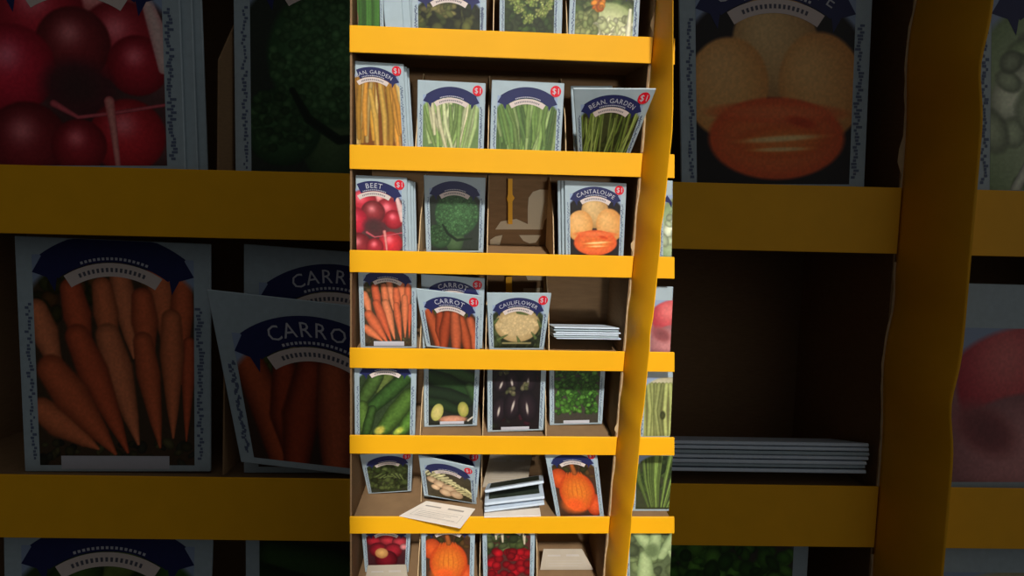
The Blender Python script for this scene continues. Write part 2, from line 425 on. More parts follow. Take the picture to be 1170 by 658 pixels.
        for i in range(7):
            x = .2+i*.105
            p.strip([(.5+(x-.5)*.5, .28), (.5+(x-.5)*1.12, .72), (.5+(x-.5)*.8, 1.05)], [.008, .013, .006], (206, 92, 32), (222, 112, 38), .8)
        p.ell(.42, 1.0, .28, .2, 0, (240, 96, 40), (232, 106, 40), soft=.8)
        p.strip([(.52, .3), (.48, .12)], [.06, .05], (172, 92, 44))
        p.ell(.34, .22, .09, .06, 40, (66, 62, 32), soft=.3); p.ell(.74, .22, .1, .07, -30, (56, 54, 28), soft=.3)
    elif kind == 'radish_red':
        for cx, cy, r_, c in ((.2, .3, .2, (178, 36, 50)), (.55, .25, .22, (196, 52, 62)), (.85, .35, .2, (184, 56, 66)), (.3, .6, .24, (150, 26, 40)), (.68, .62, .24, (160, 32, 46)), (.95, .5, .1, (230, 140, 140)), (.5, .9, .3, (130, 26, 38))):
            p.ell(cx, cy, r_, r_*.85, 0, c, [q*.5 for q in c])
        p.ell(.38, .7, .17, .14, 0, (214, 164, 96), (170, 110, 66))
    elif kind == 'tomato':
        p.leaves(50, (0, .0, 1, .5), .1, [(70, 82, 44), (54, 64, 36), (96, 106, 66)], 36)
        for cx, cy, sx in ((.2, .1, .1), (.35, .16, .08), (.85, .2, .08)):
            p.strip([(cx, cy-.12), (cx+.02, cy+.14)], [.05, .02], (212, 200, 170))
        r = random.Random(9)
        for i in range(46):
            x = r.uniform(.02, .98); y = r.uniform(.5, 1.25); k = r.uniform(.7, 1.1)
            p.ell(x, y, .11, .1, 0, (180*k, 24*k, 34*k), (104*k, 12*k, 20*k))
    elif kind == 'plain_green':
        p.leaves(90, (0, 0, 1, 1.25), .1, [(86, 108, 96), (74, 98, 90), (96, 116, 84)], 40)

BG = {'cantaloupe': (30, 26, 26), 'beet': (86, 58, 58), 'broccoli': (44, 52, 44), 'carrots': (70, 56, 40), 'carrot_bunch': (64, 46, 36), 'cauliflower': (52, 56, 40), 'cucumber': (50, 66, 40), 'zucchini': (34, 38, 32),
      'eggplant': (28, 22, 24), 'parsley': (62, 58, 50), 'wax_bean': (120, 70, 26), 'pale_bean': (104, 130, 78), 'snap_bean': (70, 96, 46), 'pole_bean': (60, 64, 34), 'leek': (50, 74, 34), 'kale': (46, 46, 28), 'broccolini': (52, 62, 36),
      'cabbage': (96, 110, 66), 'pale_head': (130, 148, 110), 'radish': (150, 104, 108), 'asparagus_bean': (112, 110, 72), 'green_onion': (56, 62, 40), 'pak_choi': (96, 110, 76), 'okra': (52, 56, 42), 'white_bean': (66, 58, 40), 'pumpkin': (72, 48, 34),
      'radish_red': (70, 34, 38), 'tomato': (84, 44, 40), 'plain_green': (80, 98, 92)}
BORDER = (170, 192, 206)

# ------------------------------------------------------------------ one seed packet
def packet(fr, shelf_z, ceil_z, tl, tr, label, kind=None, bl=None, br=None, yb=0.012, lean=4, title=None, crop=(0, 1), strip=None, ribbon=True, badge=True, banner=True, thick=0.003, group=None, border=PACK, head=0.0, cat='seed packet', plain=False):
    """tl, tr (bl, br): where its upper (lower) corners are measured; it stands on the shelf yb behind the lip and leans back by lean degrees."""
    zs = shelf_z - (SINK-.0006)*fr.k
    if bl is not None and yb is None:
        y = 0.5*(fr.shelf(*bl, zs)[1] + fr.shelf(*br, zs)[1]); ybase = y
    else:
        ybase = fr.y0 + yb*fr.k
    la = math.radians(lean)
    up = np.array([0, math.sin(la), math.cos(la)]); n = np.array([0, -math.cos(la), math.sin(la)])
    p0 = np.array([0, ybase, zs])
    TL = fr.plane(*tl, p0, n); TR = fr.plane(*tr, p0, n)
    if bl is not None:
        BL = fr.plane(*bl, p0, n); BR = fr.plane(*br, p0, n)
        low = min(BL[2], BR[2]) - zs           # stand it on the shelf
        if yb is not None:
            for P in (BL, BR): P -= up*(low/up[2])
        else:
            for P in (TL, TR, BL, BR): P -= up*(low/up[2])*0.999
    else:
        ax = (TR-TL)/np.linalg.norm(TR-TL); dn = np.cross(n, ax); dn = dn if dn[2] < 0 else -dn
        hgt = (min(TL[2], TR[2])-zs)/-dn[2]
        hgt = min(hgt, (TL[2]-zs)/-dn[2], (TR[2]-zs)/-dn[2])
        BL = TL+dn*hgt; BR = TR+dn*hgt
    zc = ceil_z - .003*fr.k
    over = max(TL[2], TR[2]) - zc
    cut_top = 0.0
    if over > 0:
        cut_top = over/up[2]/np.linalg.norm(TR-TL)
        TL = TL-up*over/up[2]; TR = TR-up*over/up[2]
    wd = np.linalg.norm(TR-TL); hh = 0.5*(np.linalg.norm(TL-BL)+np.linalg.norm(TR-BR)); h = hh/wd
    t = thick*fr.sl if fr.k > 1 else thick
    if fr.k > 1: t = thick*fr.k*1.3
    eps = 0.00018*fr.k
    def P3(a, b, d=0.0):
        v = 1 - b/h
        q = (BL*(1-a)+BR*a)*(1-v) + (TL*(1-a)+TR*a)*v + n*d
        return fr.w(*q)
    c0, c1 = crop; head_y = .42
    base = P3((c0+c1)/2, h, -t/2)
    root = empty('seed_packet', base, label, cat, group)
    mb = MB()
    mb.hexa([P3(c0, h), P3(c1, h), P3(c1, h, -t), P3(c0, h, -t), P3(c0, 0), P3(c1, 0), P3(c1, 0, -t), P3(c0, 0, -t)])
    finish('envelope', mb, border, root, base, bevel=t*0.25)
    if plain:
        return root, P3, h
    # the picture
    head = min(head, -cut_top)
    pa0, pa1, pb0, pb1 = .085, .915, max(.03, .20+head), h-.035
    asp = (pb1-pb0)/(pa1-pa0)
    npx = 230 if fr.k > 1 else 84
    p = Paint(npx, asp, BG[kind]); draw(kind, p)
    p.c *= (1 + (p.noise(npx/3, 77)-.5)*.10)[..., None]
    # arched top of the picture window
    yo = p.Y+(pb0-.20-head)/(pa1-pa0); ex = (p.X-.5)/.56; ey = (yo-.42)/.42
    out = np.clip((np.sqrt(ex*ex+ey*ey)-1)*14, 0, 1)*(yo < .42)
    p.put(out, np.array(BORDER, float)*np.array([.86, .86, .95]))
    img = lin(np.clip(p.c, 0, 255))
    i0 = max(0, int(round((c0-pa0)/(pa1-pa0)*npx))); i1 = min(npx, int(round((c1-pa0)/(pa1-pa0)*npx)))
    img = img[:, i0:i1]; m_, n_ = img.shape[:2]
    aa = pa0+(pa1-pa0)*np.arange(i0, i1+1)/npx; bb = pb0+(pb1-pb0)*np.arange(m_+1)/m_
    A, B = np.meshgrid(aa, bb); V = 1-B/h
    A = A[..., None]; V = V[..., None]
    Q = (BL*(1-A)+BR*A)*(1-V)+(TL*(1-A)+TR*A)*V + n*eps
    Q = Q @ fr.W.T + np.array([0, 0, H]) - np.array(base)
    idx = np.arange((m_+1)*(n_+1)).reshape(m_+1, n_+1)
    F = np.stack([idx[1:, :-1], idx[1:, 1:], idx[:-1, 1:], idx[:-1, :-1]], -1).reshape(-1, 4)
    me = bpy.data.meshes.new('picture')
    me.vertices.add(Q.shape[0]*Q.shape[1]); me.vertices.foreach_set('co', Q.reshape(-1))
    me.loops.add(F.size); me.loops.foreach_set('vertex_index', F.reshape(-1).astype(np.int32))
    me.polygons.add(len(F)); me.polygons.foreach_set('loop_start', np.arange(0, F.size, 4, dtype=np.int32))
    me.update(calc_edges=True)
    im = np.pad(img, ((0, 1), (0, 1), (0, 0)), mode='edge')
    at = me.color_attributes.new('ink', 'FLOAT_COLOR', 'POINT')
    rgba = np.concatenate([im.reshape(-1, 3), np.ones((im.shape[0]*im.shape[1], 1))], 1)
    at.data.foreach_set('color', rgba.reshape(-1))
    me.materials.append(print_mat())
    o = bpy.data.objects.new('picture', me); COL.objects.link(o); o.parent = root
    # printed marks
    def marks(name, fl, m, lvl, parent=root):
        fs = []
        for f in fl.f:
            if all(c0-.001 <= fl.v[i][0] <= c1+.001 and fl.v[i][1] < h for i in f) and max(fl.v[i][1] for i in f) > .006 and (min(fl.v[i][1] for i in f) > .003 or len(f) < 6 and 'letter' not in name): fs.append(f)
        if not fs: return None
        used = sorted({i for f in fs for i in f}); re = {i: j for j, i in enumerate(used)}
        return link(name, [P3(fl.v[i][0], max(.003, fl.v[i][1]), eps*lvl) for i in used], [[re[i] for i in f] for f in fs], m, parent, False, base)
    R0 = .62; cb = head + .075 + R0
    if banner:
        f = Flat(); f.band(.5, cb, R0-.15, R0, -37, 37, 24)
        for sg in (-1, 1):                     # swallow tails
            th = math.radians(37*sg)
            e0 = (.5+(R0-.14)*math.sin(th), cb-(R0-.14)*math.cos(th)); e1 = (.5+(R0-.01)*math.sin(th), cb-(R0-.01)*math.cos(th))
            g0 = (.5+(R0-.19)*math.sin(th*1.2), cb-(R0-.19)*math.cos(th*1.2)); g1 = (.5+(R0-.04)*math.sin(th*1.24), cb-(R0-.04)*math.cos(th*1.24)); gm = (.5+(R0-.11)*math.sin(th*1.13), cb-(R0-.11)*math.cos(th*1.13))
            f.poly([e0, g0, gm, e1] if sg < 0 else [e1, gm, g0, e0]); f.poly([gm, g1, e1] if sg < 0 else [e1, g1, gm])
        bn = marks('title_banner', f, NAVY, 2)
        f = Flat()
        if title:
            sz = min(.108, .62/max(1, sum(glyph(c)[2] if c != ' ' else .3 for c in title)))
            f.text(title, .5, cb, R0-.105, sz)
        for i in range(16):
            a = -20+40*i/15; f.band(.5, cb, R0-.14, R0-.126, a, a+1.6, 1)
        if bn: marks('title_lettering', f, WHITE, 3, bn)
    if ribbon:
        f = Flat(); f.band(.5, cb, R0-.225, R0-.155, -33, 33, 20)
        rb = marks('ribbon', f, RIB, 3)
        f = Flat()
        for i in range(15):
            a = -24+48*i/15; f.band(.5, cb, R0-.202, R0-.18, a, a+1.7, 1)
        if rb: marks('ribbon_lettering', f, INK, 4, rb)
    if badge:
        f = Flat(); f.disc(.885, head+.115, .075)
        bd = marks('price_badge', f, RED, 4)
        f = Flat(); f.line('$1', .885, head+.15, .11)
        if bd: marks('price_lettering', f, WHITE, 5, bd)
    if strip:
        f = Flat(); a0, a1, b0, b1 = strip
        f.poly([(a0, h-b0), (a1, h-b0), (a1, h-b1), (a0, h-b1)])
        marks('name_strip', f, WHITE, 3)
    r = random.Random(round(tl[0]*7+tl[1]))
    for am, sc in ((.945, 1.0), (.055, .7)):
        f = Flat()
        for i in range(46):
            b = .34+(h-.4)*i/46; a = am+r.uniform(-.012, .012); w = r.uniform(.006, .016)*sc
            f.poly([(a-w, b), (a-w, b+.013), (a+w, b+.013), (a+w, b)])
        marks('margin_print', f, TICK, 2)
    return root, P3, h

def back_print(root, P3, h, k, base=None):
    """The printed back of a packet: a ruled panel, a dark heading and lines of small type."""
    base = root.location
    f = Flat()
    for a0, b0, a1, b1 in ((.1, .28, .9, .285), (.1, .82*h, .9, .82*h+.005), (.1, .28, .105, .82*h), (.895, .28, .9, .82*h), (.12, .14, .42, .18), (.55, .13, .85, .18)):
        f.poly([(a0, b0), (a0, b1), (a1, b1), (a1, b0)])
    for i in range(9):
        b = .34+.05*i
        if b < .78*h: f.poly([(.16, b), (.16, b+.01), (.84-.1*(i % 3), b+.01), (.84-.1*(i % 3), b)])
    FA = mat('faint_ink', (172, 164, 156), .5, .2, .05, 60)
    link('back_print', [P3(v[0], v[1], .0002*k) for v in f.v], f.f, FA, root, False, base)

# ------------------------------------------------------------------ racks
def xl(z): return -.1856-.0437*(.1777-z)/.8909      # the lit rack flares slightly towards its foot
def xr(z): return .2324+.0998*(.1936-z)/.9094

def slab(fr, x0a, x1a, x0b, x1b, y0, y1, za, zb):   # between heights za (lower) and zb: x-range a below, b above
    return [fr.w(x0a, y0, za), fr.w(x1a, y0, za), fr.w(x1a, y1, za), fr.w(x0a, y1, za), fr.w(x0b, y0, zb), fr.w(x1b, y0, zb), fr.w(x1b, y1, zb), fr.w(x0b, y1, zb)]

def rack_bay(fr, root, zs, left, right, lip_h, dividers=(), walls=(True, True), back=True):
    base = root.location; y0 = fr.y0; k = fr.k; d = fr.depth; e = .003*k
    zt, zb = zs[0], zs[-1]-lip_h
    for z in zs:
        mb = MB(); mb.hexa(slab(fr, left(z-lip_h), right(z-lip_h), left(z), right(z), y0-e, y0, z-lip_h, z+.0005*k))
        finish('shelf_lip', mb, YELLOW, root, base, bevel=.0006*k)
        mb = MB(); zl = z-lip_h*.96
        mb.hexa(slab(fr, left(zl)+e, right(zl)-e, left(z)+e, right(z)-e, y0+.0003, y0+d-.0003, zl, z-SINK*k))
        finish('shelf_board', mb, [BROWN], root, base)
    for f_, on in ((left, walls[0]), (right, walls[1])):
        if not on: continue
        sg = 1 if f_ is left else -1
        mb = MB()
        a, b = f_(zb), f_(zt); p, q = (a, a+e*.9) if sg > 0 else (a-e*.9, a); p2, q2 = (b, b+e*.9) if sg > 0 else (b-e*.9, b)
        mb.hexa(slab(fr, p, q, p2, q2, y0+.0003, y0+d, zb, zt+.002))
        finish('side_panel', mb, BROWN, root, base)
    if back:
        mb = MB(); mb.hexa(slab(fr, left(zb), right(zb), left(zt), right(zt), y0+d+.0005, y0+d+.004*k, zb, zt))
        finish('back_panel', mb, BROWN, root, base)
    for z, zu in zip(zs[1:], zs[:-1]):
        for xd in dividers:
            o = zu-lip_h-z
            mb = MB()
            mb.prism([fr.w(xd, y0+.010*k, z-.001*k), fr.w(xd, y0+d-.001, z-.001*k), fr.w(xd, y0+d-.001, z+o*.9), fr.w(xd, y0+d*.55, z+o*.9), fr.w(xd, y0+.018*k, z+o*.45)], Vector(fr.w(xd+.0014*k*1.6, 0, 0))-Vector(fr.w(xd, 0, 0)))
            finish('divider', mb, BROWN, root, base)

def rack_post(fr, root, x0, wx, out, z0, z1, pitch, phase, amp, lim=None):
    base = root.location
    n = int((z1-z0)/(pitch/26)); m = 22
    vs, fs = [], []
    for i in range(n+1):
        z = z0+(z1-z0)*i/n
        ph = ((z-phase)/pitch) % 1.0              # 0 at a lip's top edge, growing upward
        bump = math.exp(-((ph-.42)/.16)**2)-.5*math.exp(-((ph-.62)/.07)**2)
        bl_ = x0-amp*bump*.9
        nip = math.exp(-((ph-.33)/.10)**2)
        br_ = x0+wx-amp*1.2*nip
        if lim: br_ = min(br_, lim(z))
        for j in range(m):
            t = math.pi*.5*j/(m-1)*1.0
            u = j/(m-1); vs.append(fr.w(bl_+(br_-bl_)*(.55*u+.45*(1-math.cos(t))), fr.y0-out*(.6*u+.4*math.sin(t)), z))
        vs.append(fr.w(br_+.001*fr.k, fr.y0-out*.55, z)); vs.append(fr.w(br_+.001*fr.k, fr.y0, z))
    w = m+2
    for i in range(n):
        for j in range(w):
            a = i*w+j; b = i*w+(j+1) % w
            fs.append([a, b, b+w, a+w])
    fs.append(list(range(w))[::-1]); fs.append([n*w+j for j in range(w)])
    o = link('front_post', vs, fs, YELLOW, root, True, base)
    def left_of(z):
        ph = ((z-phase)/pitch) % 1.0
        return x0-amp*.9*(math.exp(-((ph-.42)/.16)**2)-.5*math.exp(-((ph-.62)/.07)**2))
    k = fr.k; lo_ = z0; gaps = round((z1-z0)/pitch)
    for g in range(gaps):                          # raw torn card along the post, between lips
        za = phase+pitch*(g-round((phase-z0)/pitch)); zb_ = za+pitch*.76
        vs, fs = [], []; nn = 18
        for i in range(nn+1):
            z = za+(zb_-za)*i/nn; x = left_of(z); wj = (.0011+.0009*math.sin(i*1.3+g)**2+(.0035 if i in (2, 3) and g % 2 == 0 else 0))*fr.k*(1.6 if k > 1 else 1)
            vs += [fr.w(x-wj, fr.y0-.0006*k, z), fr.w(x+.0004*k, fr.y0-.0012*k, z), fr.w(x+.0004*k, fr.y0, z), fr.w(x-wj, fr.y0, z)]
        for i in range(nn):
            for j in range(4):
                a = i*4+j; b = i*4+(j+1) % 4; fs.append([a, b, b+4, a+4])
        fs += [[3, 2, 1, 0], [nn*4, nn*4+1, nn*4+2, nn*4+3]]
        link('torn_edge', vs, fs, EDGE, root, False, base)
    return o

# the lit rack in the middle: two bays either side of the rounded post
rk = empty('display_rack', CF.w(0.03, .81, -H), 'brightly lit yellow and brown cardboard seed rack in the middle', 'rack')
XP = .209
def xi(px, z): return None
rack_bay(CF, rk, CZ, xl, lambda z: XP, LIP_H, dividers=(), walls=(True, True))
XR0 = .2375
rack_bay(CF, rk, CZ, lambda z: XR0, xr, LIP_H, dividers=(), walls=(False, False))
rack_post(CF, rk, XP+.0005, .0203, .056, CZ[-1]-LIP_H, CZ[0], .1482, CZ[3], .0014, lambda z: xr(z*1.08)*.9253-.0008)
mb = MB(); zb = CZ[-1]-LIP_H
mb.hexa(slab(CF, xl(-1.2)-.0, xr(-1.2), xl(zb), xr(zb), .752, .872, -H, zb-.0005))
finish('plinth', mb, BROWN, rk, rk.location, bevel=.002)
# low sloping dividers between the compartments
for r_, cols in ((1, ((563, 36), (648.5, 40))), (2, ((473.5, 168), (557, 171), (647, 173))), (3, ((477, 288), (556, 290), (633, 292))), (4, ((478.5, 398), (554.5, 399), (627.5, 400))),
                 (5, ((479, 497), (551, 497.5), (624, 498))), (6, ((476, 589.5), (548.5, 589.5))), (7, ((476, 684), (547, 684), (613, 684)))):
    z = CZ[r_]; o = CZ[r_-1]-LIP_H-z
    for px, py in cols:
        xd = CF.face(px, py)[0]
        mb = MB(); dd = CF.depth
        ys = .800 if r_ == 6 else .7515
        mb.prism([CF.w(xd, ys, z-SINK+.0003), CF.w(xd, .75+dd-.001, z-SINK+.0003), CF.w(xd, .75+dd-.001, z+o*.92), CF.w(xd, .75+dd*.85, z+o*.92), CF.w(xd, max(ys+.02, .75+dd*.30), z+o*.42)], (.0013, 0, 0))
        finish('divider', mb, EDGE, rk, rk.location)
# punched back panel seen through the empty compartment: pale paper shapes and a yellow tab
YB = CF.y0+CF.depth
def cut(pts, m, name, d=.0012, y=YB):
    mb = MB(); mb.prism([CF.w(*CF.face(px, py, y)) for px, py in pts], (0, -d, 0)); finish(name, mb, m, rk, rk.location)
cut([(566, 262), (572, 253), (590, 250), (603, 256), (603, 238), (604, 226), (609, 219), (617, 216.5), (634, 217), (634, 246), (627, 246), (622, 252), (620, 262)], CREAM, 'punched_window')
cut([(593, 268.5), (598, 275), (605, 278), (612, 277), (617, 270), (618, 268.5)], CREAM, 'punched_window')
cut([(560, 274), (566, 270), (574, 268.5), (571, 279), (572, 288), (560, 288)], CREAM, 'punched_window')
cut([(601, 315), (625, 315), (624, 320), (603, 320)], CREAM, 'punched_window')
cut([(598, 329), (626, 329), (627, 340), (598, 340)], CREAM, 'punched_window')
cut([(580.5, 204), (585.5, 204), (585.5, 222), (588, 226), (585.5, 230), (585.5, 256), (580.5, 256), (580.5, 231), (579, 227), (580.5, 222)], YELLOW, 'yellow_tab', .0016, YB-.02)
cut([(578, 316), (585, 316), (585, 334), (578, 334)], YELLOW, 'yellow_tab', .0016, YB-.02)

# enlarged copies of the middle rack, added for the frame's dimmed side strips
ga = empty('display_rack', GF.w(-.8, 1.5, -1.634), 'enlarged dim copy of the yellow-lipped seed rack filling the left third', 'rack')
gb = empty('display_rack', GF.w(.9, 1.5, -1.634), 'enlarged dim copy of the yellow-lipped seed rack with post, filling the right third', 'rack')
gz = [GZ[2], GZ[3], GZ[4], GZ[5]]; GL = .175
gd = [GF.face(*G(q))[0] for q in ((477, 288),)]
rack_bay(GF, ga, gz, lambda z: -1.62, lambda z: -.004, GL, dividers=gd)
XG = 1.062
rack_bay(GF, gb, gz, lambda z: .004, lambda z: XG, GL, dividers=())
XG2 = XG+.12
rack_bay(GF, gb, gz, lambda z: XG2, lambda z: 1.95, GL, walls=(False, True))
rack_post(GF, gb, XG+.002, .080, .14, GZ[5]-GL, GZ[2], .822, GZ[3], .014)

# ------------------------------------------------------------------ packets of the lit rack
def C(row, tl, tr, label, kind=None, **k): return packet(CF, CZ[row], CZ[row-1]-LIP_H, tl, tr, label, kind, **k)
def GG(row, tl, tr, label, kind=None, **k):
    for q in ('bl', 'br'):
        if k.get(q) is not None: k[q] = G(k[q])
    return packet(GF, GZ[row], GZ[row-1]-GL, G(tl), G(tr), label, kind, **k)

def crop_left(tl, tr): return ((400-tl[0])/(tr[0]-tl[0]), 1)
def crop_right(tl, tr, x=770): return (0, (x-tl[0])/(tr[0]-tl[0]))

# top shelf
C(1, (392, -40), (437, -38), 'dark green stalk seed packet at the left end of the bright rack’s top shelf', 'leek', crop=(.33, 1), yb=.01, banner=False, ribbon=False, badge=False)
for i in range(3):
    C(1, (433+i*9, -44+i*4), (456+i*9, -40+i*4), 'pale blue packet edge leaning right beside the top left green stalk packet', None, bl=(441+i*9, 32), br=(462+i*9, 33), yb=.018+.008*i, plain=True, group='packets leaning beside the green stalk packet')
C(1, (470, -26), (556, -23), 'leafy dark green seed packet on the top shelf, second from left', 'kale', yb=.012, lean=6, badge=False)
C(1, (571, -30), (640, -28), 'yellow-green floret seed packet on the top shelf, third from left', 'broccolini', yb=.012, lean=6)
C(1, (576, -30), (643.5, -28), 'packet edge showing behind the yellow-green floret packet', None, yb=.022, lean=6, plain=True)
C(1, (652, -34), (733, -31), 'pale cabbage seed packet with orange blossom, right end of top shelf', 'cabbage', yb=.012, lean=6)
# second shelf
C(2, (389, 68.5), (461, 73), 'yellow bean seed packet at the left end of the second shelf', 'wax_bean', bl=(391, 180), br=(467, 182), crop=(.225, 1), title='BEAN, GARDEN', yb=.006, lean=2)
for i, dx in enumerate((3.5, 6)):
    C(2, (420+dx, 73+2*i), (461+dx, 76+2*i), 'plain packet tucked directly behind the yellow bean packet', None, bl=(422+dx, 182), br=(467+dx, 182), yb=.012+.006*i, lean=2, plain=True, group='packets behind the yellow bean packet')
C(2, (477, 91), (555, 95), 'pale green bean seed packet on the second shelf, second from left', 'pale_bean', yb=.014, lean=4)
C(2, (562, 91), (645, 95), 'bright green snap bean seed packet on the second shelf, third from left', 'snap_bean', yb=.014, lean=4)
C(2, (655, 101), (750, 101.5), 'green garden bean seed packet flaring forward at the second shelf’s right end', 'pole_bean', bl=(660, 186), br=(717, 186), yb=.016, lean=-28, title='BEAN, GARDEN')
C(2, (652, 98), (700, 98), 'plain packet peeking out left behind the flaring green bean packet', None, bl=(656, 186), br=(700, 186), yb=.022, lean=4, plain=True)
# third shelf
C(3, (389, 199), (465, 203), 'beet seed packet at the left end of the bright rack’s third shelf', 'beet', bl=(391, 300), br=(467, 300), crop=(.225, 1), title='BEET', yb=.006, lean=2)
for i, dx in enumerate((4, 7, 9.5)):
    C(3, (420+dx, 203+i), (465+dx, 206+i), 'plain packet edge showing right of the small beet packet', None, bl=(422+dx, 300), br=(467+dx, 300), yb=.0105+.0045*i, lean=2, plain=True, group='packets behind the small beet packet')
C(3, (484, 200), (555, 203), 'small broccoli seed packet on the bright rack’s third shelf', 'broccoli', bl=(487, 300), br=(552, 300), yb=.042, lean=2, badge=False)
C(3, (645, 206), (716, 209.5), 'small cantaloupe seed packet at the right end of the third shelf', 'cantaloupe', bl=(646, 300), br=(712, 300), yb=.008, lean=2, title='CANTALOUPE')
for i, dx in enumerate((4, 8)):
    C(3, (645-dx, 206), (712-dx, 209), 'plain packet edge showing left of the small cantaloupe packet', None, bl=(646-dx, 300), br=(708-dx, 300), yb=.013+.0045*i, lean=2, plain=True, group='packets behind the small cantaloupe packet')
# fourth shelf
C(4, (409, 308), (476, 311), 'small orange carrot seed packet at the left end of the fourth shelf', 'carrots', bl=(412, 401), br=(476, 401), yb=.022, lean=2, strip=(.24, .78, .13, .045), badge=False, head=-.11)
C(4, (481, 313), (554, 318), 'small carrot seed packet standing behind the tilted carrot packet', 'carrot_bunch', bl=(483, 402), br=(551, 402), yb=.024, lean=2, title='CARROT', )
C(4, (474.5, 329.5), (550, 338), 'small tilted carrot bunch seed packet in front on the fourth shelf', 'carrot_bunch', bl=(487, 392), br=(548, 399), yb=.009, lean=-3, title='CARROT')
C(4, (556, 334.5), (630, 335), 'cauliflower seed packet on the fourth shelf beside the empty compartment', 'cauliflower', bl=(559, 402), br=(621, 402), yb=.022, lean=-2, title='CAULIFLOWER')
# fifth shelf
C(5, (404, 407), (476, 408), 'small cucumber seed packet at the left end of the fifth shelf', 'cucumber', bl=(405.5, 503), br=(474, 503), yb=.007, lean=2, badge=False)
C(5, (484, 394), (549, 396), 'small zucchini seed packet with two cut ends on the fifth shelf', 'zucchini', bl=(484.5, 489), br=(545, 487.5), yb=None, lean=4, ribbon=False, banner=False, badge=False, head=-.12, strip=(.3, .75, .105, .05))
C(5, (557, 399), (625, 401), 'black eggplant seed packet on the fifth shelf, third from left', 'eggplant', bl=(557, 495), br=(621, 493), yb=None, lean=3, badge=False, strip=(.24, .74, .09, .03))
C(5, (628, 397), (693, 399), 'small curly leafy green seed packet at the fifth shelf’s right end', 'parsley', bl=(628, 487), br=(688, 485.5), yb=None, lean=4, ribbon=False, banner=False, badge=False, head=-.1, strip=(.26, .75, .09, .03))
# sixth shelf
C(6, (411, 521.5), (472, 517), 'dull green pod seed packet tipped forward at the left of the sixth shelf', 'okra', bl=(421, 566), br=(470, 563), yb=None, lean=-14)
C(6, (480, 513), (550, 515), 'bluish green packet behind the white bean packet on the sixth shelf', 'plain_green', bl=(484, 572), br=(545, 572), yb=.060, lean=2)
C(6, (478, 520), (542, 534), 'white bean seed packet tilted on the sixth shelf above loose paper', 'white_bean', bl=(484.5, 570), br=(544.5, 580), yb=.042, lean=-14)
C(6, (622, 514), (682, 514), 'small pumpkin seed packet tilted at the right end of the sixth shelf', 'pumpkin', bl=(636, 594), br=(690, 593), yb=.008, lean=2)
# bottom shelf
C(7, (412, 596), (470, 596), 'red radish seed packet at the left end of the bottom shelf', 'radish_red', bl=(418, 684), br=(467, 684), yb=.048, lean=4)
C(7, (481, 594), (543, 594), 'pumpkin seed packet on the bottom shelf, second from left', 'pumpkin', bl=(482, 690), br=(541, 690), yb=.012, lean=3)
C(7, (551, 592), (612, 592), 'deep red fruit seed packet with leafy tops on the bottom shelf, third from left', 'tomato', bl=(552, 690), br=(609, 690), yb=.012, lean=3)
# narrow bay right of the post
C(2, (757, 94), (836, 96), 'pale seed packet mostly hidden right of the post on the second shelf', 'pale_head', crop=(0, .155), yb=.012, lean=3)
C(3, (752, 206), (830, 208), 'small pale green vegetable packet right of the post on the third shelf', 'pale_head', bl=(751, 300), br=(826, 300), crop=(0, .215), yb=.012, lean=3)
C(4, (738, 327), (816, 329), 'small pink radish seed packet right of the post on the fourth shelf', 'radish', bl=(737, 403), br=(808, 403), crop=(0, .40), yb=.012, lean=2, banner=False, ribbon=False, badge=False)
C(5, (731, 416), (808, 417), 'small pale bean seed packet right of the post on the fifth shelf', 'asparagus_bean', bl=(729, 500), br=(802, 500), crop=(0, .50), yb=.012, lean=2, banner=False, ribbon=False, badge=False)
C(6, (722, 506), (798, 506), 'green onion seed packet right of the post on the sixth shelf', 'green_onion', bl=(720, 584), br=(790, 584), crop=(0, .63), yb=None, lean=6, banner=False, ribbon=False, badge=False, strip=(.13, .65, .15, .08))
C(7, (714, 588), (790, 588), 'pale stalky greens seed packet right of the post on the bottom shelf', 'pak_choi', bl=(712, 690), br=(782, 690), crop=(0, .73), yb=.012, lean=2, banner=False, ribbon=False, badge=False)

# ------------------------------------------------------------------ packets lying about
def lying(fr, name, label, cat, c, ax, ay, w, l, t, m, group=None, pr=False, face=None):
    """A packet at centre c (rack axes) with unit edge directions ax (along) and ay (back)."""
    ax = np.array(ax, float); ax /= np.linalg.norm(ax); ay = np.array(ay, float); ay -= ax*np.dot(ax, ay); ay /= np.linalg.norm(ay)
    n = np.cross(ax, ay); c = np.array(c, float)
    P = lambda a, b, d: fr.w(*(c+ax*w*(a-.5)+ay*l*(.5-b)+n*d))
    base = P(.5, .5, -t)
    root = empty(name, base, label, cat, group)
    mb = MB(); mb.hexa([P(0, 1, -t), P(1, 1, -t), P(1, 0, -t), P(0, 0, -t), P(0, 1, 0), P(1, 1, 0), P(1, 0, 0), P(0, 0, 0)])
    finish('envelope', mb, m, root, base, bevel=t*.2)
    if pr:
        back_print(root, lambda a, b, d: P(a, b*w/l, d), l/w, fr.k)
    if face:
        link('picture', [P(a, b, .0002*fr.k) for a, b in ((.07, .80), (.93, .80), (.93, .06), (.07, .06))], [[0, 1, 2, 3]], face, root, False, base)
    return root

def flat_stack(fr, lipz, pL, pR, n, tilt, gap, thick, label, group, mats, backset):
    zs = lipz-(SINK-.0006)*fr.k
    a = fr.face(*pL); b = fr.face(*pR); w = b[0]-a[0]; x = (a[0]+b[0])/2
    ti = math.radians(tilt); l = .095*fr.k
    for i in range(n):
        jx = random.uniform(-.004, .004)*fr.k*.6
        jy = random.uniform(-.002, .002)*fr.k
        z = zs + l*math.sin(ti)*.5 + (i+1)*gap/math.cos(ti)
        y = fr.y0 + backset*fr.k + l*.5*math.cos(ti) + jy
        lying(fr, 'seed_packet', label, 'seed packet', (x+jx, y, z), (1, 0, 0), (0, math.cos(ti), -math.sin(ti)), w*.985, l, thick, mats[i % len(mats)], group)

